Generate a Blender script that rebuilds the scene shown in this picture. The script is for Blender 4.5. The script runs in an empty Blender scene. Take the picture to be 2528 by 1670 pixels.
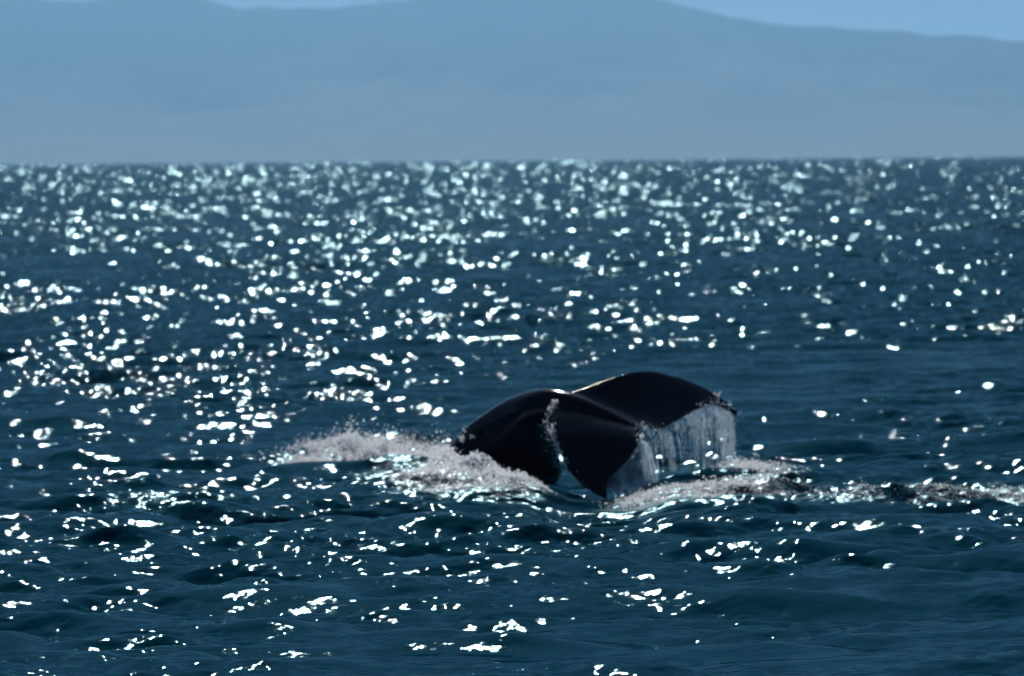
import bpy, bmesh, math, random
import numpy as np
from mathutils import Vector, Matrix, Euler

random.seed(7)
rng = np.random.default_rng(11)
S = bpy.context.scene
COL = S.collection
R = math.radians

# ------------------------------------------------------------------ camera
EYE = 4.6                      # height of the lens above the sea, on a boat deck
FPX = 150.0 / 36.0 * 2528      # focal length in pixels of the 2528 px wide photograph
cam_d = bpy.data.cameras.new('camera')
cam = bpy.data.objects.new('camera', cam_d)
COL.objects.link(cam)
S.camera = cam
cam_d.lens = 150
cam_d.sensor_width = 36
cam_d.clip_start = 0.5
cam_d.clip_end = 80000
PITCH, ROLL = R(2.45), R(0.43)
cam.location = (0, 0, EYE)
cam.rotation_euler = (Matrix.Rotation(math.pi / 2 - PITCH, 3, 'X') @ Matrix.Rotation(-ROLL, 3, 'Z')).to_euler()
cam_d.dof.use_dof = True
cam_d.dof.focus_distance = 36
cam_d.dof.aperture_fstop = 2.9
CM = cam.rotation_euler.to_matrix()

# ------------------------------------------------------------------ sky, sun, exposure
SUN_EL, SUN_AZ = R(41), R(-2.6)      # azimuth measured from +Y (view direction), negative = left
w = bpy.data.worlds.new('World')
S.world = w
w.use_nodes = True
wn = w.node_tree
bg = wn.nodes['Background']
sky = wn.nodes.new('ShaderNodeTexSky')
sky.sky_type = 'NISHITA'
sky.sun_disc = False
sky.sun_elevation = SUN_EL
sky.sun_rotation = SUN_AZ
sky.altitude = 0
sky.air_density = 0.3
sky.dust_density = 0.3
sky.ozone_density = 4.0
wn.links.new(sky.outputs[0], bg.inputs[0])
bg.inputs[1].default_value = 0.05

sd = bpy.data.lights.new('sun', 'SUN')
sd.energy = 5.0
sd.angle = R(0.5)
sd.color = (1.0, 0.97, 0.93)
sun = bpy.data.objects.new('sun', sd)
COL.objects.link(sun)
to_sun = Vector((math.sin(SUN_AZ) * math.cos(SUN_EL), math.cos(SUN_AZ) * math.cos(SUN_EL), math.sin(SUN_EL)))
sun.rotation_euler = to_sun.to_track_quat('Z', 'Y').to_euler()
sun.location = to_sun * 200

S.view_settings.view_transform = 'Standard'
S.view_settings.look = 'None'
S.view_settings.exposure = -0.28
S.view_settings.gamma = 1
S.view_settings.use_curve_mapping = False
S.cycles.use_adaptive_sampling = False
S.cycles.use_denoising = True
S.cycles.max_bounces = 10
S.cycles.diffuse_bounces = 8
S.cycles.volume_bounces = 0
S.cycles.transparent_max_bounces = 24
S.cycles.sample_clamp_indirect = 10

# ------------------------------------------------------------------ helpers
def ray(px, py):
    v = Vector(((px - 1264) / FPX, -(py - 835) / FPX, -1.0))
    return CM @ v

def at(px, py, d):
    """world point seen at a photograph pixel, d metres ahead of the boat"""
    r = ray(px, py)
    return Vector((0, 0, EYE)) + r * (d / r.y)

def ground(px, py, z=0.0):
    r = ray(px, py)
    t = (z - EYE) / r.z
    return Vector((0, 0, EYE)) + r * t

def tag(o, label=None, cat=None, group=None, kind=None):
    if label: o['label'] = label
    if cat: o['category'] = cat
    if group: o['group'] = group
    if kind: o['kind'] = kind
    return o

def mesh_np(name, verts, faces, material=None, smooth=True, parent=None):
    """faces: (n,3) or (n,4) int array"""
    verts = np.asarray(verts, np.float32)
    faces = np.asarray(faces, np.int32)
    me = bpy.data.meshes.new(name)
    k = faces.shape[1]
    me.vertices.add(len(verts))
    me.vertices.foreach_set('co', verts.ravel())
    me.loops.add(faces.size)
    me.loops.foreach_set('vertex_index', faces.ravel())
    me.polygons.add(len(faces))
    me.polygons.foreach_set('loop_start', np.arange(0, faces.size, k, dtype=np.int32))
    me.polygons.foreach_set('use_smooth', np.full(len(faces), smooth, dtype=bool))
    me.update(calc_edges=True)
    me.validate()
    o = bpy.data.objects.new(name, me)
    COL.objects.link(o)
    if material: me.materials.append(material)
    if parent: o.parent = parent
    return o

def grid_faces(nr, nc):
    i = np.arange(nr - 1)[:, None] * nc + np.arange(nc - 1)[None, :]
    return np.stack([i, i + 1, i + nc + 1, i + nc], -1).reshape(-1, 4)

def new_mat(name):
    m = bpy.data.materials.new(name)
    m.use_nodes = True
    nt = m.node_tree
    return m, nt, nt.nodes['Principled BSDF'], nt.nodes['Material Output']

def smoothnoise(x, y, seed, n=14, lam=(1.0, 4.0)):
    """cheap smooth pseudo-noise, about -1..1"""
    r = np.random.default_rng(seed)
    out = np.zeros_like(x)
    for _ in range(n):
        l = r.uniform(*lam); a = r.uniform(0, 2 * np.pi); p = r.uniform(0, 2 * np.pi)
        k = 2 * np.pi / l
        out += np.sin(x * (k * math.cos(a)) + y * (k * math.sin(a)) + p)
    return out / math.sqrt(n)

def catmull(pts, n):
    """smooth resample of a list of points to n rows"""
    P = np.array(pts, float)
    P = np.vstack([2 * P[0] - P[1], P, 2 * P[-1] - P[-2]])
    m = len(pts) - 1
    out = []
    for t in np.linspace(0, m, n):
        i = min(int(t), m - 1); f = t - i
        a, b, c, d = P[i], P[i + 1], P[i + 2], P[i + 3]
        out.append(0.5 * ((2 * b) + (c - a) * f + (2 * a - 5 * b + 4 * c - d) * f ** 2 + (3 * b - a - 3 * c + d) * f ** 3))
    return np.array(out)

# ------------------------------------------------------------------ materials
def mat_sea():
    m, nt, b, out = new_mat('sea_water')
    N, L = nt.nodes, nt.links
    geo = N.new('ShaderNodeNewGeometry')
    body = N.new('ShaderNodeBsdfDiffuse'); body.inputs['Color'].default_value = (0.0, 0.040, 0.072, 1)
    gl = N.new('ShaderNodeBsdfGlossy'); gl.inputs['Color'].default_value = (0.20, 0.325, 0.365, 1)
    fr = N.new('ShaderNodeFresnel'); fr.inputs['IOR'].default_value = 1.33
    water = N.new('ShaderNodeMixShader')
    L.new(fr.outputs[0], water.inputs[0]); L.new(body.outputs[0], water.inputs[1]); L.new(gl.outputs[0], water.inputs[2])
    N.remove(b)
    # capillary ripples
    mp = N.new('ShaderNodeMapping')
    mp.inputs['Scale'].default_value = (0.8, 1.25, 1.0)
    L.new(geo.outputs['Position'], mp.inputs[0])
    n1 = N.new('ShaderNodeTexNoise')
    n1.inputs['Scale'].default_value = 12.0
    n1.inputs['Detail'].default_value = 3.0
    n1.inputs['Roughness'].default_value = 0.5
    L.new(mp.outputs[0], n1.inputs['Vector'])
    at_t = N.new('ShaderNodeAttribute'); at_t.attribute_name = 'churn'
    bm_ = N.new('ShaderNodeBump')
    bm_.inputs['Distance'].default_value = 0.020
    st = N.new('ShaderNodeMath'); st.operation = 'MULTIPLY_ADD'
    L.new(at_t.outputs['Fac'], st.inputs[0]); st.inputs[1].default_value = 0.55; st.inputs[2].default_value = 0.26
    # beyond a hundred metres the ripples are too small to see singly: gloss stands in for them
    sp = N.new('ShaderNodeSeparateXYZ'); L.new(geo.outputs['Position'], sp.inputs[0])
    far = N.new('ShaderNodeMapRange'); far.inputs['From Min'].default_value = 75; far.inputs['From Max'].default_value = 260
    L.new(sp.outputs['Y'], far.inputs['Value'])
    ro = N.new('ShaderNodeMapRange'); ro.inputs['To Min'].default_value = 0.04; ro.inputs['To Max'].default_value = 0.105
    L.new(far.outputs[0], ro.inputs['Value'])
    rc = N.new('ShaderNodeMath'); rc.operation = 'MULTIPLY_ADD'
    L.new(at_t.outputs['Fac'], rc.inputs[0]); rc.inputs[1].default_value = 0.20; L.new(ro.outputs[0], rc.inputs[2])
    L.new(rc.outputs[0], gl.inputs['Roughness'])
    bf = N.new('ShaderNodeMapRange'); bf.inputs['To Min'].default_value = 1.0; bf.inputs['To Max'].default_value = 0.08
    L.new(far.outputs[0], bf.inputs['Value'])
    sm_ = N.new('ShaderNodeMath'); sm_.operation = 'MULTIPLY'
    L.new(st.outputs[0], sm_.inputs[0]); L.new(bf.outputs[0], sm_.inputs[1])
    L.new(sm_.outputs[0], bm_.inputs['Strength'])
    L.new(n1.outputs['Fac'], bm_.inputs['Height'])
    for q in (body, gl, fr): L.new(bm_.outputs[0], q.inputs['Normal'])
    # foam: broken white lace where the water has been churned
    n2 = N.new('ShaderNodeTexNoise')
    n2.inputs['Scale'].default_value = 7.0; n2.inputs['Detail'].default_value = 6.0; n2.inputs['Roughness'].default_value = 0.7
    L.new(geo.outputs['Position'], n2.inputs['Vector'])
    at_f = N.new('ShaderNodeAttribute'); at_f.attribute_name = 'foam'
    add = N.new('ShaderNodeMath'); add.operation = 'ADD'
    L.new(n2.outputs['Fac'], add.inputs[0]); L.new(at_f.outputs['Fac'], add.inputs[1])
    mr = N.new('ShaderNodeMapRange')
    mr.inputs['From Min'].default_value = 0.95; mr.inputs['From Max'].default_value = 1.25
    mr.inputs['To Max'].default_value = 0.85
    L.new(add.outputs[0], mr.inputs['Value'])
    foam = N.new('ShaderNodeBsdfPrincipled')
    foam.inputs['Base Color'].default_value = (0.84, 0.88, 0.92, 1)
    foam.inputs['Roughness'].default_value = 0.35
    L.new(bm_.outputs[0], foam.inputs['Normal'])
    mix = N.new('ShaderNodeMixShader')
    L.new(mr.outputs[0], mix.inputs[0]); L.new(water.outputs[0], mix.inputs[1]); L.new(foam.outputs[0], mix.inputs[2])
    L.new(mix.outputs[0], out.inputs['Surface'])
    return m

def mat_spray(name, clear, rough=0.12, col=(0.80, 0.84, 0.88, 1), through=0.9, ior=1.33):
    """aerated water: part clear, part white scattering both ways, wet gloss"""
    m, nt, b, out = new_mat(name)
    N, L = nt.nodes, nt.links
    b.inputs['Base Color'].default_value = col
    b.inputs['Roughness'].default_value = rough
    b.inputs['IOR'].default_value = ior
    tl = N.new('ShaderNodeBsdfTranslucent'); tl.inputs[0].default_value = col
    mx = N.new('ShaderNodeMixShader'); mx.inputs[0].default_value = through
    L.new(b.outputs[0], mx.inputs[1]); L.new(tl.outputs[0], mx.inputs[2])
    tr = N.new('ShaderNodeBsdfTransparent')
    m2 = N.new('ShaderNodeMixShader')
    ns = N.new('ShaderNodeTexNoise'); ns.inputs['Scale'].default_value = 9; ns.inputs['Detail'].default_value = 4
    mr = N.new('ShaderNodeMapRange')
    mr.inputs['From Min'].default_value = 0.3; mr.inputs['From Max'].default_value = 0.7
    mr.inputs['To Min'].default_value = max(0, clear - 0.15); mr.inputs['To Max'].default_value = min(1, clear + 0.15)
    L.new(ns.outputs['Fac'], mr.inputs['Value']); L.new(mr.outputs[0], m2.inputs[0])
    L.new(mx.outputs[0], m2.inputs[1]); L.new(tr.outputs[0], m2.inputs[2])
    L.new(m2.outputs[0], out.inputs['Surface'])
    return m

def mat_whale():
    m, nt, b, out = new_mat('wet_whale_skin')
    N, L = nt.nodes, nt.links
    geo = N.new('ShaderNodeNewGeometry')
    n = N.new('ShaderNodeTexNoise'); n.inputs['Scale'].default_value = 2.2; n.inputs['Detail'].default_value = 6
    L.new(geo.outputs['Position'], n.inputs['Vector'])
    cr = N.new('ShaderNodeValToRGB')
    cr.color_ramp.elements[0].position = 0.35; cr.color_ramp.elements[0].color = (0.002, 0.0045, 0.012, 1)
    cr.color_ramp.elements[1].position = 0.75; cr.color_ramp.elements[1].color = (0.005, 0.009, 0.022, 1)
    L.new(n.outputs['Fac'], cr.inputs[0]); L.new(cr.outputs[0], b.inputs['Base Color'])
    rr = N.new('ShaderNodeMapRange'); rr.inputs['To Min'].default_value = 0.05; rr.inputs['To Max'].default_value = 0.12
    L.new(n.outputs['Fac'], rr.inputs['Value']); L.new(rr.outputs[0], b.inputs['Roughness'])
    b.inputs['IOR'].default_value = 1.30
    n3 = N.new('ShaderNodeTexNoise'); n3.inputs['Scale'].default_value = 14; n3.inputs['Detail'].default_value = 5
    L.new(geo.outputs['Position'], n3.inputs['Vector'])
    bp = N.new('ShaderNodeBump'); bp.inputs['Distance'].default_value = 0.012; bp.inputs['Strength'].default_value = 0.2
    L.new(n3.outputs['Fac'], bp.inputs['Height']); L.new(bp.outputs[0], b.inputs['Normal'])
    return m

def mat_mountain():
    m, nt, b, out = new_mat('dry_scrub_hills_hazed')
    N, L = nt.nodes, nt.links
    geo = N.new('ShaderNodeNewGeometry')
    n = N.new('ShaderNodeTexNoise'); n.inputs['Scale'].default_value = 0.0022; n.inputs['Detail'].default_value = 7
    L.new(geo.outputs['Position'], n.inputs['Vector'])
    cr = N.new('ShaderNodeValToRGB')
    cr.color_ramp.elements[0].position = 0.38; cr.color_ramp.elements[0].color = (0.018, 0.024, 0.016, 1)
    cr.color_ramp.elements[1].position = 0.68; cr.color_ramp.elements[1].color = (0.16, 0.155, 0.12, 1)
    # haze painted into the base colour: slopes paler low down, darker to the ridge
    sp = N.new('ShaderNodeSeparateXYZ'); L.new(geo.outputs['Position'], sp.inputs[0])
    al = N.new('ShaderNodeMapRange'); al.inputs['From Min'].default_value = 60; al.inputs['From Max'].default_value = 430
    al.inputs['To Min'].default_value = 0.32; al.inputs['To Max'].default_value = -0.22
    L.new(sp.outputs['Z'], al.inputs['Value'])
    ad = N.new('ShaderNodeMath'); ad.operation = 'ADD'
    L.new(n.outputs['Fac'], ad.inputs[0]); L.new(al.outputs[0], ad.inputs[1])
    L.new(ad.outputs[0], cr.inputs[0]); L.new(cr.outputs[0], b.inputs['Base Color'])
    b.inputs['Roughness'].default_value = 0.95
    b.inputs['Specular IOR Level'].default_value = 0.1
    return m

M_SEA = mat_sea()
M_SPRAY = mat_spray('white_spray', 0.0, 0.16, (0.95, 0.97, 1.0, 1))
M_FOAM = mat_spray('sparkling_foam', 0.0, 0.24, (0.97, 0.985, 1.0, 1), 0.95, 1.5)
M_CURTAIN = mat_spray('falling_water', 0.80, 0.1, (0.58, 0.70, 0.80, 1))
M_FILM = mat_spray('thin_water_film', 0.85, 0.08, (0.58, 0.70, 0.80, 1))
M_WHALE = mat_whale()
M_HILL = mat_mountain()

# ------------------------------------------------------------------ the sea
R_EARTH = 6.371e6
# rows of distance: fine near the whale, stretching towards the horizon
rows = [2.0]
while rows[-1] < 33: rows.append(rows[-1] + 1.0 + 0.0 * rows[-1])
d = 34.0
while d < 110:
    rows.append(d); d += 0.050 * (d / 36) ** 1.3
while d < 2500:
    rows.append(d); d += max(0.20, d * d / (EYE * 4267) / 1.7)
while d < 26000:
    rows.append(d); d *= 1.06
rows = np.array(rows)
ang = np.concatenate([np.linspace(-70, -13.5, 42)[:-1], np.arange(-13.5, -7.0, 0.06), np.arange(-7.0, 7.0, 0.029), np.arange(7.0, 13.5, 0.06), np.linspace(13.5, 70, 42)])
ang = np.radians(ang)
D, T = np.meshgrid(rows, np.tan(ang), indexing='ij')
X = (D * T).astype(np.float32); Y = D.astype(np.float32)
drow = np.gradient(rows)[:, None].astype(np.float32) * np.ones_like(X)
near_w = np.clip((240 - Y) / 140, 0, 1)

# --- patches of churned water, given as ellipses on the water
def patch(cx, cy, hx, hy, rot=0.0):
    """soft ellipse centred where the photograph's pixel meets the water; hx in metres across, hy in metres deep"""
    g = ground(cx, cy)
    c, s = math.cos(rot), math.sin(rot)
    u = (X - g.x) * c + (Y - g.y) * s
    v = -(X - g.x) * s + (Y - g.y) * c
    q = (u / hx) ** 2 + (v / hy) ** 2
    return np.exp(-q ** 2 * 0.7).astype(np.float32)

CHURN = [  # px, py, half width m, half depth m, rot, churn, foam
    (1085, 1203, 0.85, 2.5, 0.0, 1.0, 0.58),
    (1000, 1170, 0.70, 2.4, 0.0, 0.9, 0.45),
    (1240, 1215, 0.70, 1.6, 0.0, 1.0, 0.49),
    (1335, 1215, 0.30, 0.8, 0.0, 0.9, 0.35),
    (760, 1135, 0.60, 1.0, 0.0, 0.7, 0.30),
    (1600, 1220, 0.60, 1.1, 0.0, 1.0, 0.49),
    (1760, 1220, 0.80, 1.4, 0.0, 1.0, 0.48),
    (1890, 1212, 0.85, 2.0, 0.0, 1.0, 0.49),
    (2030, 1222, 0.65, 1.3, 0.0, 0.9, 0.40),
    (2130, 1238, 0.40, 0.6, 0.0, 0.9, 0.40),
    (2330, 1233, 0.80, 1.0, 0.0, 1.0, 0.48),
    (2480, 1225, 0.80, 1.3, 0.0, 1.0, 0.48),
    (1500, 1225, 0.30, 0.4, 0.0, 0.8, 0.33),
    (390, 1248, 0.75, 0.5, 0.0, 0.45, 0.30), (520, 1253, 0.45, 0.4, 0.0, 0.45, 0.30),
]
churn = np.zeros_like(X); foam = np.zeros_like(X)
for px, py, hx, hy, ro, c_, f_ in CHURN:
    p = patch(px, py, hx, hy, ro)
    churn = np.maximum(churn, c_ * p); foam = np.maximum(foam, f_ * p)

H = np.zeros_like(X); SX = np.zeros_like(X); SY = np.zeros_like(X)
DX = np.zeros_like(X); DY = np.zeros_like(X)
gust = np.clip(1.0 + 0.32 * smoothnoise(X, Y * 0.6, 5, 12, (7, 30)), 0.25, 2.2).astype(np.float32)
gust2 = np.clip(1.0 + 0.42 * smoothnoise(X, Y * 0.7, 8, 12, (1.6, 5)), 0.3, 2.2).astype(np.float32)
#        wavelength range, number, slope rms, direction spread
BANDS = [((5.5, 13.0), 9, 0.030, 0.35),
         ((2.6, 5.5), 14, 0.068, 0.40),
         ((1.2, 2.6), 22, 0.130, 0.42),
         ((0.55, 1.2), 28, 0.118, 0.70),
         ((0.24, 0.55), 32, 0.100, 1.0),
         ((0.11, 0.24), 26, 0.075, 1.2)]
WIND = R(-90 + 14)
for (l0, l1), n, srms, spread in BANDS:
    mod = 1.0 if l1 > 6 else (gust if l1 > 2 else gust * gust2 * 0.9)
    for _ in range(n):
        lam = math.exp(rng.uniform(math.log(l0), math.log(l1)))
        th = WIND + rng.normal(0, spread)
        k = 2 * math.pi / lam
        sl = srms * math.sqrt(2.0 / n)
        a = sl / k
        kx, ky = k * math.cos(th), k * math.sin(th)
        ph = (X * np.float32(kx) + Y * np.float32(ky) + np.float32(rng.uniform(0, 6.283))).astype(np.float32)
        sn, cs = np.sin(ph), np.cos(ph)
        lod = np.exp(-(drow * abs(math.sin(th)) / lam * 1.3) ** 2) * mod
        H += a * sn * lod
        q = 0.75 * a * lod * near_w
        DX -= q * math.cos(th) * -cs * -1.0
        DY -= q * math.sin(th) * -cs * -1.0
        fade = mod
        SX += a * kx * cs * fade
        SY += a * ky * cs * fade
# churned water: short steep lumps in every direction
for _ in range(34):
    lam = math.exp(rng.uniform(math.log(0.16), math.log(0.7)))
    th = rng.uniform(0, 6.283)
    k = 2 * math.pi / lam
    sl = 0.26 * math.sqrt(2.0 / 34)
    kx, ky = k * math.cos(th), k * math.sin(th)
    ph = (X * np.float32(kx) + Y * np.float32(ky) + np.float32(rng.uniform(0, 6.283)))
    sn, cs = np.sin(ph), np.cos(ph)
    H += 0.45 * sl / k * sn * churn * np.exp(-(drow / lam) ** 2)
    SX += sl * math.cos(th) * cs * churn
    SY += sl * math.sin(th) * cs * churn
calm = patch(1440, 1225, 1.6, 5.0)
H = H * (1 - 0.75 * calm) - 0.20 * patch(1475, 1236, 0.8, 3.6)
# far out only the sides of wavelets that face the boat are seen: keep those in the unresolved slopes
farw = np.clip((Y - 42) / 80, 0, 1)
SY = SY * (1 - farw) + np.abs(SY) * 1.10 * farw
SX = SX * (1 + 0.5 * farw)
SY = SY + 0.08 * churn
# single steeper wavelets that stand out
CREST = [  # px, py, half width m, height m, half depth m
    (1000, 1165, 0.50, 0.10, 0.9), (1080, 1192, 0.45, 0.27, 1.0), (1165, 1202, 0.42, 0.24, 0.95), (1250, 1209, 0.40, 0.18, 0.8), (1330, 1214, 0.28, 0.10, 0.6),
    (1600, 1216, 0.55, 0.06, 0.5), (1750, 1214, 0.60, 0.08, 0.6), (1880, 1206, 0.60, 0.10, 0.8), (2010, 1218, 0.55, 0.05, 0.5), (2120, 1233, 0.40, 0.02, 0.4),
    (2330, 1228, 0.70, 0.05, 0.5), (2480, 1220, 0.60, 0.06, 0.6),
    (300, 1232, 0.5, 0.06, 0.22), (400, 1241, 0.6, 0.085, 0.30), (520, 1248, 0.5, 0.08, 0.28), (450, 1366, 0.32, 0.115, 0.38), (630, 1366, 0.28, 0.10, 0.34),
    (1330, 850, 1.4, 0.13, 0.9), (1480, 858, 1.0, 0.14, 0.9), (1600, 862, 0.9, 0.12, 0.9),
    (2130, 1390, 0.42, 0.17, 0.50), (1960, 1368, 0.35, 0.09, 0.4), (790, 772, 1.0, 0.13, 1.0), (2100, 942, 0.55, 0.11, 0.6),
    (960, 870, 0.8, 0.10, 0.8), (1250, 1590, 0.35, 0.06, 0.25), (450, 1632, 0.20, 0.06, 0.22), (660, 1562, 0.3, 0.07, 0.25),
    (320, 1345, 0.3, 0.06, 0.3), (110, 825, 0.9, 0.12, 0.9), (600, 725, 1.3, 0.13, 1.2), (170, 1142, 0.5, 0.08, 0.4), (160, 1048, 0.6, 0.09, 0.5),
]
for px, py, hx, hh, hy in CREST:
    g = ground(px, py)
    u = (X - g.x) / hx; v = (Y - g.y - 0.12 * (X - g.x)) / hy
    e = np.exp(-u * u - v * v)
    if hh > 0.12: e = e * np.clip(1 + 0.35 * smoothnoise(X, Y * 0.6, int(px), 9, (0.35, 1.1)), 0.3, 2).astype(np.float32)
    H += hh * e
    SX += hh * e * (-2 * u / hx); SY += hh * e * (-2 * v / hy)
def sea_z(x, y):
    """height of the modelled water surface at a place"""
    i = np.clip(np.searchsorted(rows, y), 0, len(rows) - 1)
    j = np.clip(np.searchsorted(np.tan(ang), x / np.maximum(y, 1)), 0, len(ang) - 1)
    return H[i, j]
far_drop = (X * X + Y * Y) / (2 * R_EARTH)
Z = H - far_drop
VX = X + DX; VY = Y + DY
co = np.stack([VX, VY, Z], -1).reshape(-1, 3)
sea = mesh_np('sea', co, grid_faces(len(rows), len(ang)), M_SEA)
sea['kind'] = 'structure'
nrm = np.stack([-SX, -SY, np.ones_like(SX)], -1).reshape(-1, 3)
nrm /= np.linalg.norm(nrm, axis=1, keepdims=True)
sea.data.normals_split_custom_set_from_vertices(nrm)
for nm, arr in (('churn', churn), ('foam', foam)):
    a = sea.data.attributes.new(nm, 'FLOAT', 'POINT')
    a.data.foreach_set('value', arr.astype(np.float32).ravel())
del D, T, ph, sn, cs, lod

# ------------------------------------------------------------------ the hills beyond the bay
RIDGE = [(-2600, 150), (-1900, 60), (-1200, 90), (-700, 20), (-350, -30), (-120, -10), (60, -6), (200, 4), (330, -14), (500, -2), (560, 14), (605, 23), (645, 13),
         (700, 17), (760, 20), (830, 24), (880, 12), (940, 4), (1010, -4), (1100, -22), (1200, -38), (1330, -48), (1450, -40), (1560, -22),
         (1640, -2), (1690, 14), (1750, 34), (1800, 45), (1880, 55), (1970, 66), (2060, 70), (2140, 73), (2230, 75), (2290, 83),
         (2380, 86), (2450, 95), (2530, 101), (2750, 130), (3100, 170), (3600, 150), (4300, 220), (5200, 300)]
rx = np.array([p[0] for p in RIDGE], float); ry = np.array([p[1] for p in RIDGE], float)
DIST = 16000.0
nx, ny = 420, 60
pxs = np.linspace(-2500, 5100, nx)
ridge_h = np.array([at(p, float(np.interp(p, rx, ry)), DIST).z for p in pxs])
ridge_x = np.array([at(p, 300, DIST).x for p in pxs])
vs = np.concatenate([np.linspace(0, 1, ny - 14), 1 + np.linspace(0.06, 1, 14)])
V, XX = np.meshgrid(vs, ridge_x, indexing='ij')
RH = np.ones_like(V) * (ridge_h + 20.0)[None, :]
prof = np.where(V <= 1, np.clip(V, 0, 1) ** 2.4, np.clip(2 - V, 0, 1) ** 1.1)
YY = 13200 + 2800 * np.minimum(V, 1) + 4000 * np.maximum(V - 1, 0) + 260 * smoothnoise(XX, V * 0, 3, 8, (1500, 6000)) * (1 - np.clip(V, 0, 1))
spur = smoothnoise(XX, YY * 0.45, 21, 18, (500, 2200))
fine = smoothnoise(XX, YY * 0.8, 33, 24, (160, 600))
bell = np.clip(prof * (1 - np.clip(V, 0, 1)) * 4, 0, 1)
ZZ = RH * prof + spur * 55 * bell + fine * 14 * bell
ZZ += np.where(abs(V - 1) < 0.03, smoothnoise(XX, XX * 0, 44, 20, (90, 420)) * 5.5, 0)
ZZ -= (XX ** 2 + YY ** 2) / (2 * R_EARTH) + 4 * (V <= 0) + 4 * (V >= 2)
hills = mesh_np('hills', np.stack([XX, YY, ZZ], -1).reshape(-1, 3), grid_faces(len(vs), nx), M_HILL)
hills['kind'] = 'structure'

# ------------------------------------------------------------------ the whale's tail
def strip_blade(lead, trail, thick, bend, nt=40, nc=18):
    """closed blade between a leading and a trailing edge, root to tip, with a lens-shaped section"""
    Lc = catmull(lead, nt); Tc = catmull(trail, nt)
    us = 0.5 - 0.5 * np.cos(np.linspace(0, np.pi, nc))
    top, bot = [], []
    mid_l = np.gradient(Lc, axis=0) + np.gradient(Tc, axis=0)
    for i in range(nt):
        ch = Tc[i] - Lc[i]
        nv = np.cross(ch, mid_l[i]); nv /= (np.linalg.norm(nv) + 1e-9)
        if nv[2] < 0: nv = -nv
        t = i / (nt - 1)
        th = thick * (1 - 0.72 * t) 
        for u in us:
            prof_ = 3.2 * (math.sqrt(u) * 0.62 - 0.28 * u - 0.34 * u * u) * 0.9
            prof_ = max(prof_, 0.04)
            camber = bend * math.sin(math.pi * u) * (1 - 0.4 * t)
            p = Lc[i] + ch * u
            hb = max(th * prof_, 0.017 * min(1, (1.05 - t) * 6))
            top.append(p + nv * (hb + camber * np.linalg.norm(ch) * 0.5))
            bot.append(p + nv * (-hb * 0.85 + camber * np.linalg.norm(ch) * 0.5))
    verts = np.array(top + bot)
    f = []
    o = nt * nc
    for i in range(nt - 1):
        for j in range(nc - 1):
            a = i * nc + j
            f.append((a, a + 1, a + nc + 1, a + nc))
            f.append((o + a, o + a + nc, o + a + nc + 1, o + a + 1))
        a = i * nc; f.append((a, a + nc, o + a + nc, o + a))
        a = i * nc + nc - 1; f.append((a, o + a, o + a + nc, a + nc))
    for j in range(nc - 1):
        f.append((j, o + j, o + j + 1, j + 1))
        a = (nt - 1) * nc + j
        f.append((a, a + 1, o + a + 1, o + a))
    return verts, f

A = lambda *p: np.array(at(*p))
near_lead = [A(1352, 1004, 60.2), A(1350, 1040, 59.85), A(1365, 1080, 59.5), A(1383, 1118, 59.3), A(1400, 1160, 59.15), A(1440, 1202, 58.9), A(1494, 1236, 58.7)]
near_trail = [A(1578, 1058, 59.45), A(1580, 1080, 59.2), A(1573, 1108, 59.02), A(1550, 1140, 58.92), A(1520, 1168, 58.8), A(1499, 1196, 58.75), A(1500, 1236, 58.65)]
far_lead = [A(1400, 975, 60.1), A(1430, 962, 60.2), A(1533, 926, 60.6), A(1605, 917, 61.0), A(1694, 939, 61.5), A(1768, 975, 61.8), A(1825, 1017, 62.0)]
far_trail = [A(1576, 1057, 59.6), A(1590, 1059, 59.85), A(1640, 1056, 60.35), A(1690, 1030, 60.9), A(1748, 1001, 61.45), A(1785, 1009, 61.8), A(1815, 1031, 62.0)]

vall, fall = [], []
def addm(v, f):
    o = len(vall)
    vall.extend([tuple(p) for p in v]); fall.extend([tuple(i + o for i in q) for q in f])
addm(*strip_blade(near_lead, near_trail, 0.09, 0.05))
addm(*strip_blade(far_lead, far_trail, 0.06, 0.0))
# tail stock: ellipse sections from under the water, up over the arch and out to the notch
STOCK = [  # outer px, inner px, distance, half thickness across
    ((1010, 1290), (1390, 1330), 63.2, 0.52), ((1060, 1190), (1398, 1240), 62.4, 0.48), ((1122, 1086), (1384, 1150), 61.6, 0.42), ((1193, 1027), (1363, 1092), 61.1, 0.36),
    ((1265, 981), (1335, 1060), 60.7, 0.30), ((1336, 960), (1342, 1044), 60.4, 0.25), ((1408, 968), (1388, 1042), 60.15, 0.21),
    ((1480, 998), (1462, 1052), 59.85, 0.16), ((1545, 1034), (1534, 1062), 59.6, 0.09), ((1578, 1054), (1572, 1064), 59.48, 0.03)]
O_ = catmull([A(o[0], o[1], dd) for o, i, dd, h in STOCK], 44)
I_ = catmull([A(i[0], i[1], dd) for o, i, dd, h in STOCK], 44)
HT = np.interp(np.linspace(0, 9, 44), range(10), [s[3] for s in STOCK])
axis = np.gradient((O_ + I_) / 2, axis=0)
sv, sf = [], []
NS = 28
for i in range(44):
    c = (O_[i] + I_[i]) / 2; r1 = (O_[i] - I_[i]) / 2
    side = np.cross(axis[i], r1); side /= np.linalg.norm(side)
    for j in range(NS):
        a = 2 * math.pi * j / NS
        ca, sa = math.cos(a), math.sin(a)
        sv.append(c + r1 * ca + side * HT[i] * np.sign(sa) * abs(sa) ** 1.15)
for i in range(43):
    for j in range(NS):
        sf.append((i * NS + j, i * NS + (j + 1) % NS, (i + 1) * NS + (j + 1) % NS, (i + 1) * NS + j))
sf.append(tuple(range(NS - 1, -1, -1))); sf.append(tuple(43 * NS + j for j in range(NS)))
addm(sv, sf)
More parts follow.
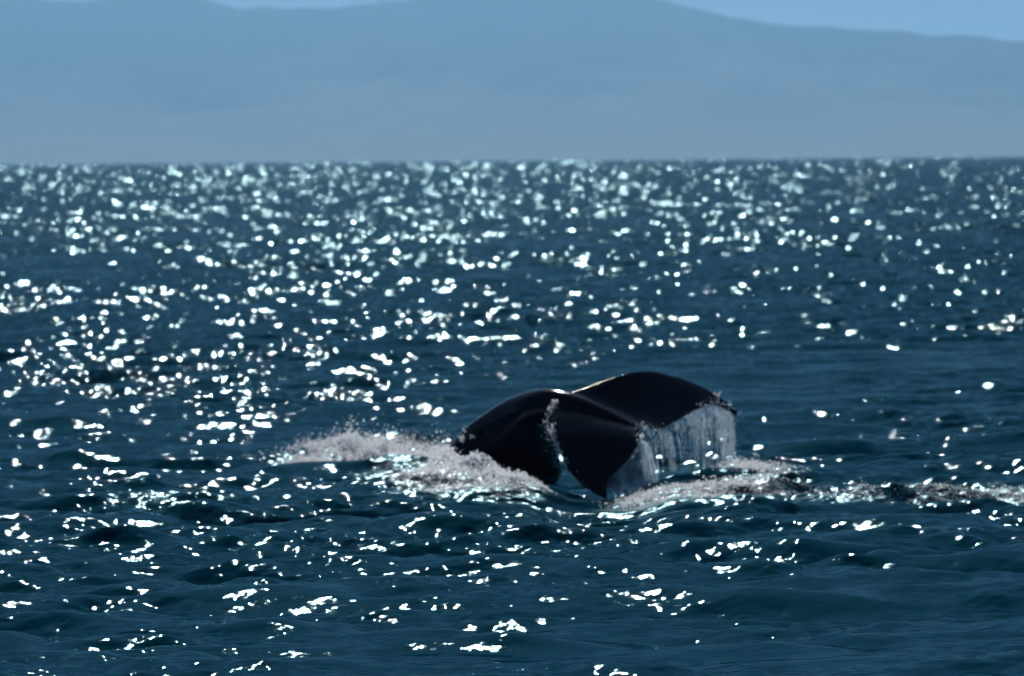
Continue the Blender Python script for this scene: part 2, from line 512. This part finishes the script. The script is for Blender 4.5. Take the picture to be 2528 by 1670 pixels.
me = bpy.data.meshes.new('humpback_whale')
me.from_pydata(vall, [], fall)
bmw = bmesh.new(); bmw.from_mesh(me); bmesh.ops.recalc_face_normals(bmw, faces=bmw.faces); bmw.to_mesh(me); bmw.free()
whale = bpy.data.objects.new('humpback_whale', me); COL.objects.link(whale)
rm = whale.modifiers.new('remesh', 'REMESH'); rm.mode = 'VOXEL'; rm.voxel_size = 0.022; rm.use_smooth_shade = True
sm = whale.modifiers.new('smooth', 'SMOOTH'); sm.factor = 0.5; sm.iterations = 4
dg = bpy.context.evaluated_depsgraph_get()
me2 = bpy.data.meshes.new_from_object(whale.evaluated_get(dg), depsgraph=dg)
whale.modifiers.clear(); whale.data = me2; bpy.data.meshes.remove(me); me2.name = 'humpback_whale'
# knobbly, ragged trailing edges and barnacle bumps
n = len(me2.vertices)
vc = np.empty(n * 3, np.float32); me2.vertices.foreach_get('co', vc); vc = vc.reshape(-1, 3)
vn = np.empty(n * 3, np.float32); me2.vertices.foreach_get('normal', vn); vn = vn.reshape(-1, 3)
edge_pts = np.vstack([catmull(near_trail, 60), catmull(far_trail, 60)])
dmin = np.full(n, 9.0, np.float32)
for p in edge_pts:
    dmin = np.minimum(dmin, np.linalg.norm(vc - p, axis=1))
e = np.exp(-(dmin / 0.07) ** 2)
nz = smoothnoise(vc[:, 0], vc[:, 1] * 0.6 + vc[:, 2] * 1.3, 77, 20, (0.10, 0.3))
vc += vn * (e * nz * 0.008)[:, None]
me2.vertices.foreach_set('co', vc.ravel())
me2.materials.clear(); me2.materials.append(M_WHALE)
me2.polygons.foreach_set('use_smooth', np.ones(len(me2.polygons), bool)); me2.update()
tag(whale, 'black humpback whale tail arched above the sea, flukes drooping and shedding water', 'whale')

# ------------------------------------------------------------------ drops and streams
_p = (1 + 5 ** 0.5) / 2
ICO = np.array([(-1, _p, 0), (1, _p, 0), (-1, -_p, 0), (1, -_p, 0), (0, -1, _p), (0, 1, _p), (0, -1, -_p), (0, 1, -_p),
                (_p, 0, -1), (_p, 0, 1), (-_p, 0, -1), (-_p, 0, 1)], np.float32) / 1.902
ICF = np.array([(0, 11, 5), (0, 5, 1), (0, 1, 7), (0, 7, 10), (0, 10, 11), (1, 5, 9), (5, 11, 4), (11, 10, 2), (10, 7, 6), (7, 1, 8),
                (3, 9, 4), (3, 4, 2), (3, 2, 6), (3, 6, 8), (3, 8, 9), (4, 9, 5), (2, 4, 11), (6, 2, 10), (8, 6, 7), (9, 8, 1)], np.int32)
def drops(cent, rad, stretch=None):
    """lumpy drops of water, each a small uneven ball"""
    cent = np.asarray(cent, np.float32); rad = np.asarray(rad, np.float32)
    n = len(cent)
    v = ICO[None] * rad[:, None, None] * rng.uniform(0.7, 1.35, (n, 1, 3)).astype(np.float32)
    v += rng.normal(0, 0.13, (n, 12, 3)).astype(np.float32) * rad[:, None, None]
    if stretch is not None: v[:, :, 2] *= stretch[:, None]
    v = v + cent[:, None, :]
    f = ICF[None] + (np.arange(n) * 12)[:, None, None].astype(np.int32)
    return v.reshape(-1, 3), f.reshape(-1, 3)

OCT = np.array([(1, 0, 0), (-1, 0, 0), (0, 1, 0), (0, -1, 0), (0, 0, 1), (0, 0, -1)], np.float32)
OCF = np.array([(0, 2, 4), (2, 1, 4), (1, 3, 4), (3, 0, 4), (2, 0, 5), (1, 2, 5), (3, 1, 5), (0, 3, 5)], np.int32)
def droplets(cent, rad):
    """the finest spray, a centimetre and less across"""
    cent = np.asarray(cent, np.float32); rad = np.asarray(rad, np.float32)
    n = len(cent)
    v = OCT[None] * rad[:, None, None] + rng.normal(0, 0.22, (n, 6, 3)).astype(np.float32) * rad[:, None, None] + cent[:, None, :]
    f = OCF[None] + (np.arange(n) * 6)[:, None, None].astype(np.int32)
    return v.reshape(-1, 3), f.reshape(-1, 3)

def merge(parts):
    vs_, fs_, o = [], [], 0
    for v, f in parts:
        vs_.append(v); fs_.append(f + o); o += len(v)
    return np.vstack(vs_), np.vstack(fs_)

def stream(path, rads, sides=4):
    """thin tube along a path"""
    path = np.asarray(path); n = len(path)
    a = np.arange(sides) * 2 * np.pi / sides + rng.uniform(0, 6)
    ring = np.stack([np.cos(a), np.sin(a), np.zeros(sides)], -1)
    v = (path[:, None, :] + ring[None] * np.asarray(rads)[:, None, None]).reshape(-1, 3)
    f = []
    for i in range(n - 1):
        for j in range(sides):
            p, q = i * sides + j, i * sides + (j + 1) % sides
            f.append((p, q, q + sides)); f.append((p, q + sides, p + sides))
    return v.astype(np.float32), np.array(f, np.int32)

# curtain pouring off the far fluke
ft = catmull(far_trail, 200)
parts = []
film_v, film_f = [], []
G = 9.81
def fall(p0, vel, T_, n):
    t = np.linspace(0, T_, n)
    q = np.array(p0)[None] + np.array(vel)[None] * t[:, None]
    q[:, 2] -= 0.5 * G * t * t
    return q
dr_c, dr_r = [], []
clus = rng.beta(1.5, 1.0, 38)
for k in range(270):
    u = float(np.clip(clus[rng.integers(38)] + rng.normal(0, 0.009), 0, 0.94)) if k % 3 else 0.94 * rng.beta(1.5, 1.05)
    i = int(8 + u * 190)
    p0 = ft[min(i, 199)] + rng.normal(0, 0.012, 3) + np.array([0, 0.05, 0.025])
    zf = max(p0[2], 0.05)
    Tmax = math.sqrt(2 * zf / G)
    full = rng.random() < (0.16 + 0.5 * max(0, u - 0.72) / 0.28)
    Te = Tmax * (1.0 if full else rng.uniform(0.18, 0.85))
    vx = 0.62 * (1 - u) ** 1.3 + 0.16 * max(0, u - 0.6) + rng.normal(0, 0.07)
    path = fall(p0, (vx, rng.normal(-0.1, 0.12), rng.normal(0, 0.1)), Te, 20)
    path[:, 0] += np.cumsum(rng.normal(0, 0.004, 20))
    r0 = rng.uniform(0.0025, 0.009)
    rads = r0 * np.clip(rng.normal(1, np.linspace(0.2, 0.75, 20)), 0.12, 2.2) * np.linspace(1.3, 0.35 if not full else 0.8, 20)
    parts.append(stream(path, rads))
    if rng.random() < 0.8:
        for _ in range(7):
            j = rng.integers(5, 20)
            dr_c.append(path[j] + rng.normal(0, 0.045, 3)); dr_r.append(rng.uniform(0.003, 0.009))
parts.append(drops(dr_c, dr_r, rng.uniform(1, 2.6, len(dr_c))))
v, f = merge(parts)
o = mesh_np('falling_water', v, f, M_CURTAIN)
tag(o, 'curtain of water streaming off the trailing edge of the far fluke', 'falling water', kind='stuff')

def film(edge, n_t, depth_fn, vel_fn, seed, thr):
    nt_ = len(edge)
    V_, F_ = [], []
    for i in range(nt_):
        u = i / (nt_ - 1)
        path = fall(edge[i], vel_fn(u), depth_fn(u, edge[i]), n_t)
        V_.append(path)
    V_ = np.array(V_)
    uu, tt = np.meshgrid(np.arange(nt_), np.arange(n_t), indexing='ij')
    nz_ = smoothnoise(uu * 1.0, tt * 0.35, seed, 16, (2.5, 12))
    V_[:, :, 1] += 0.05 + nz_ * 0.015; V_[:, :, 2] += 0.025; V_[:, :, 0] += smoothnoise(uu * 1.0, tt * 0.5, seed + 1, 10, (5, 20)) * 0.008
    fs = grid_faces(nt_, n_t)
    keep = []
    for q in fs:
        i, j = divmod(q[0], n_t)
        if nz_[i, j] > thr + 2.3 * (j / n_t) ** 0.8: keep.append(q)
    return V_.reshape(-1, 3), np.array(keep)
v, f = film(ft[6:196], 26, lambda u, p: math.sqrt(2 * max(p[2], .05) / G) * (0.45 + 0.5 * u * u), lambda u: (0.6 * (1 - u) ** 1.3, -0.08, 0), 61, -0.7)
o = mesh_np('water_film', v, f, M_FILM)
tag(o, 'thin torn sheet of water hanging under the far fluke edge', 'water sheet', kind='stuff')

# water sliding off the near fluke's trailing edge into a glassy bulge
ntc = catmull(near_trail, 120)
parts = []
for k in range(150):
    u = rng.beta(1.6, 1.3)
    p0 = ntc[int(22 + u * 84)] + rng.normal(0, 0.015, 3)
    Te = math.sqrt(2 * max(p0[2] + 0.02, 0.03) / G)
    path = fall(p0, (rng.uniform(0.25, 0.62) * (1.15 - u), rng.normal(0.1, 0.15), rng.uniform(0.0, 0.45)), Te * rng.uniform(0.8, 1.25), 10)
    r0 = rng.uniform(0.010, 0.034)
    parts.append(stream(path, r0 * np.clip(rng.normal(1, 0.3, 10), 0.4, 2), 6))
cs_ = []
for k in range(900):
    u = rng.beta(1.6, 1.3); p0 = ntc[int(22 + u * 84)]
    Te = rng.uniform(0, 1) * math.sqrt(2 * max(p0[2], 0.03) / G)
    q = fall(p0, (rng.uniform(0.2, 0.75) * (1.15 - u), rng.normal(0, 0.2), rng.uniform(0, 0.5)), Te, 2)[1]
    cs_.append(q)
parts.append(drops(cs_, rng.uniform(0.004, 0.015, len(cs_))))
v, f = merge(parts)
o = mesh_np('falling_water', v, f, M_CURTAIN)
tag(o, 'bulging sheet of water sliding off the near fluke into the foam', 'falling water', kind='stuff')

# rivulet along the near fluke's leading edge
parts = []
nl = catmull([A(1372, 992, 59.85)] + [p + np.array([0.0, -0.10, 0.01]) for p in near_lead[1:5]], 90)
rad = 0.0065 * np.clip(rng.normal(0.9, 0.7, 90), 0.15, 2.6)
parts.append(stream(nl + rng.normal(0, 0.004, (90, 3)), rad, 6))
cs_ = nl[rng.integers(0, 90, 160)] + rng.normal(0, 0.022, (160, 3))
parts.append(drops(cs_, rng.uniform(0.003, 0.010, 160)))
cs_ = catmull(near_lead, 90)[rng.integers(15, 80, 140)] + rng.normal(0, 0.05, (140, 3)) + np.array([-0.04, 0, -0.02])
parts.append(drops(cs_, rng.uniform(0.003, 0.008, 140)))
for (px, py, dd, m, r_) in ((1370, 994, 59.9, 26, 0.022), (1361, 1004, 59.9, 14, 0.016), (1364, 1062, 59.5, 26, 0.016), (1371, 1080, 59.4, 16, 0.014), (1378, 1102, 59.3, 16, 0.012),
                            (1152, 1062, 61.4, 14, 0.014), (1140, 1082, 61.2, 40, 0.014), (1165, 1078, 61.0, 10, 0.010), (1770, 976, 61.7, 12, 0.012), (1800, 998, 61.8, 12, 0.010), (1583, 1077, 59.1, 14, 0.016)):
    c0 = A(px, py, dd)
    parts.append(drops(c0 + rng.normal(0, 1, (m, 3)) * np.array([0.022, 0.02, 0.03]), rng.uniform(0.4, 1.1, m) * r_))
v, f = merge(parts)
o = mesh_np('rivulet', v, f, M_SPRAY)
tag(o, 'glinting trickle of water along the leading edge of the near fluke', 'water trickle', kind='stuff')

# white spray thrown up beside the tail stock, and along the broken water
def spray_mound(cx, cy, hx, hy, hz, n, rmin, rmax, jets=0, jet_h=0.3, seed=0):
    r = np.random.default_rng(seed)
    n = int(n * 1.2); rmin *= 0.72; rmax *= 0.78
    g = ground(cx, cy)
    a = r.normal(0, 0.48, n); b = r.normal(0, 0.5, n)
    lump = 1 + 0.35 * smoothnoise(a * hx, b * hy, seed + 1, 10, (0.25, 0.9))
    top = hz * np.exp(-(a ** 2 + b ** 2) * 1.2) * lump
    z = top * (1 - r.random(n) ** 3.0 * 0.9)
    up = r.random(n) < 0.14
    z = np.where(up, top * (1 + r.exponential(0.35, n)) + 0.02, z)
    P = np.stack([g.x + a * hx, g.y + b * hy, z + sea_z(g.x + a * hx, g.y + b * hy)], -1)
    rd = rmin * 0.6 + (rmax * 1.15 - rmin * 0.6) * r.random(n) ** 2.2
    if jets:
        for _ in range(jets):
            x0, y0 = g.x + r.normal(0, 0.42) * hx, g.y + r.normal(0, 0.35) * hy
            m = r.integers(14, 40)
            t = r.random(m)
            hgt = jet_h * r.uniform(0.4, 1.1)
            dx, dy = r.normal(0, 0.12), r.normal(0, 0.12)
            J = np.stack([x0 + dx * t + r.normal(0, 0.02, m), y0 + dy * t + r.normal(0, 0.02, m), sea_z(x0, y0) + hz * 0.6 + hgt * t + r.normal(0, 0.015, m)], -1)
            P = np.vstack([P, J]); rd = np.concatenate([rd, r.uniform(rmin * 0.6, rmax * 0.6, m) * (1.1 - 0.6 * t)])
    big = rd > 0.0095
    return merge([drops(P[big], rd[big]), droplets(P[~big], rd[~big])])
parts = [
    spray_mound(890, 1128, 1.05, 0.9, 0.22, 6500, 0.005, 0.018, 110, 0.20, 1),
    spray_mound(1040, 1138, 0.75, 0.8, 0.27, 4200, 0.005, 0.018, 60, 0.14, 2),
    spray_mound(770, 1140, 0.55, 0.6, 0.12, 2000, 0.006, 0.016, 10, 0.08, 3),
    spray_mound(1100, 1132, 0.34, 0.4, 0.20, 900, 0.005, 0.016, 50, 0.22, 4),
]
v, f = merge(parts)
o = mesh_np('spray', v, f, M_FOAM, smooth=False)
tag(o, 'white spray thrown up on the water left of the tail stock', 'spray', kind='stuff')
parts = [
    spray_mound(1105, 1195, 0.65, 0.9, 0.10, 2600, 0.006, 0.021, 10, 0.05, 5),
    spray_mound(1100, 1212, 0.80, 0.9, 0.035, 2600, 0.005, 0.017, 0, 0.05, 15),
    spray_mound(1000, 1188, 0.75, 0.9, 0.035, 1700, 0.004, 0.016, 0, 0.05, 19),
    spray_mound(1180, 1222, 0.90, 0.45, 0.02, 900, 0.004, 0.013, 0, 0.05, 20),
    spray_mound(1245, 1214, 0.50, 0.8, 0.045, 2200, 0.005, 0.018, 6, 0.05, 6),
    spray_mound(1340, 1218, 0.26, 0.4, 0.04, 500, 0.005, 0.014, 0, 0.05, 7),
]
v, f = merge(parts)
o = mesh_np('foam', v, f, M_FOAM, smooth=False)
tag(o, 'glittering white foam heaped in front of the tail stock', 'foam', kind='stuff')
parts = [
    spray_mound(1600, 1217, 0.50, 0.6, 0.05, 1400, 0.005, 0.015, 0, 0.05, 8),
    spray_mound(1750, 1215, 0.70, 0.8, 0.05, 2200, 0.005, 0.015, 0, 0.05, 9),
    spray_mound(1860, 1185, 0.60, 0.8, 0.08, 2000, 0.005, 0.016, 14, 0.07, 10),
    spray_mound(1900, 1216, 0.70, 0.7, 0.04, 1500, 0.005, 0.014, 0, 0.05, 16),
    spray_mound(2020, 1218, 0.60, 0.7, 0.04, 1100, 0.005, 0.014, 0, 0.05, 12),
    spray_mound(2125, 1236, 0.32, 0.3, 0.03, 350, 0.005, 0.012, 0, 0.05, 13),
    spray_mound(1575, 1212, 0.22, 0.25, 0.05, 250, 0.005, 0.013, 0, 0.05, 14),
    spray_mound(2350, 1230, 0.80, 0.5, 0.03, 900, 0.004, 0.012, 0, 0.05, 17),
    spray_mound(2490, 1222, 0.60, 0.6, 0.03, 700, 0.004, 0.012, 0, 0.05, 18),
]
v, f = merge(parts)
o = mesh_np('foam', v, f, M_FOAM, smooth=False)
tag(o, 'band of broken white foam right of the flukes where the curtain lands', 'foam', kind='stuff')

# ------------------------------------------------------------------ the air over the bay
x0, x1, y0, y1, z0, z1 = -75000, 75000, -3000, 27500, float(co[:, 2].min()) - 20, float(ZZ.max()) + 40
hv = [(x, y, z) for x in (x0, x1) for y in (y0, y1) for z in (z0, z1)]
hf = [(0, 1, 3, 2), (4, 6, 7, 5), (0, 4, 5, 1), (2, 3, 7, 6), (0, 2, 6, 4), (1, 5, 7, 3)]
mh = bpy.data.materials.new('haze'); mh.use_nodes = True
nt = mh.node_tree
nt.nodes.remove(nt.nodes['Principled BSDF'])
pv = nt.nodes.new('ShaderNodeVolumePrincipled')
pv.inputs['Density Attribute'].default_value = ''
pv.inputs['Color'].default_value = (0.30, 0.64, 1.0, 1)
pv.inputs['Density'].default_value = 0.00007
pv.inputs['Anisotropy'].default_value = 0.62
nt.links.new(pv.outputs[0], nt.nodes['Material Output'].inputs['Volume'])
hz = mesh_np('haze', hv, hf, mh, smooth=False)
tag(hz, 'blue haze over the bay', 'haze', kind='stuff')
print('TRIS', sum(sum(len(p.vertices) - 2 for p in o.data.polygons) if len(o.data.polygons) < 50000 else len(o.data.loops) - 2 * len(o.data.polygons) for o in S.objects if o.type == 'MESH'))
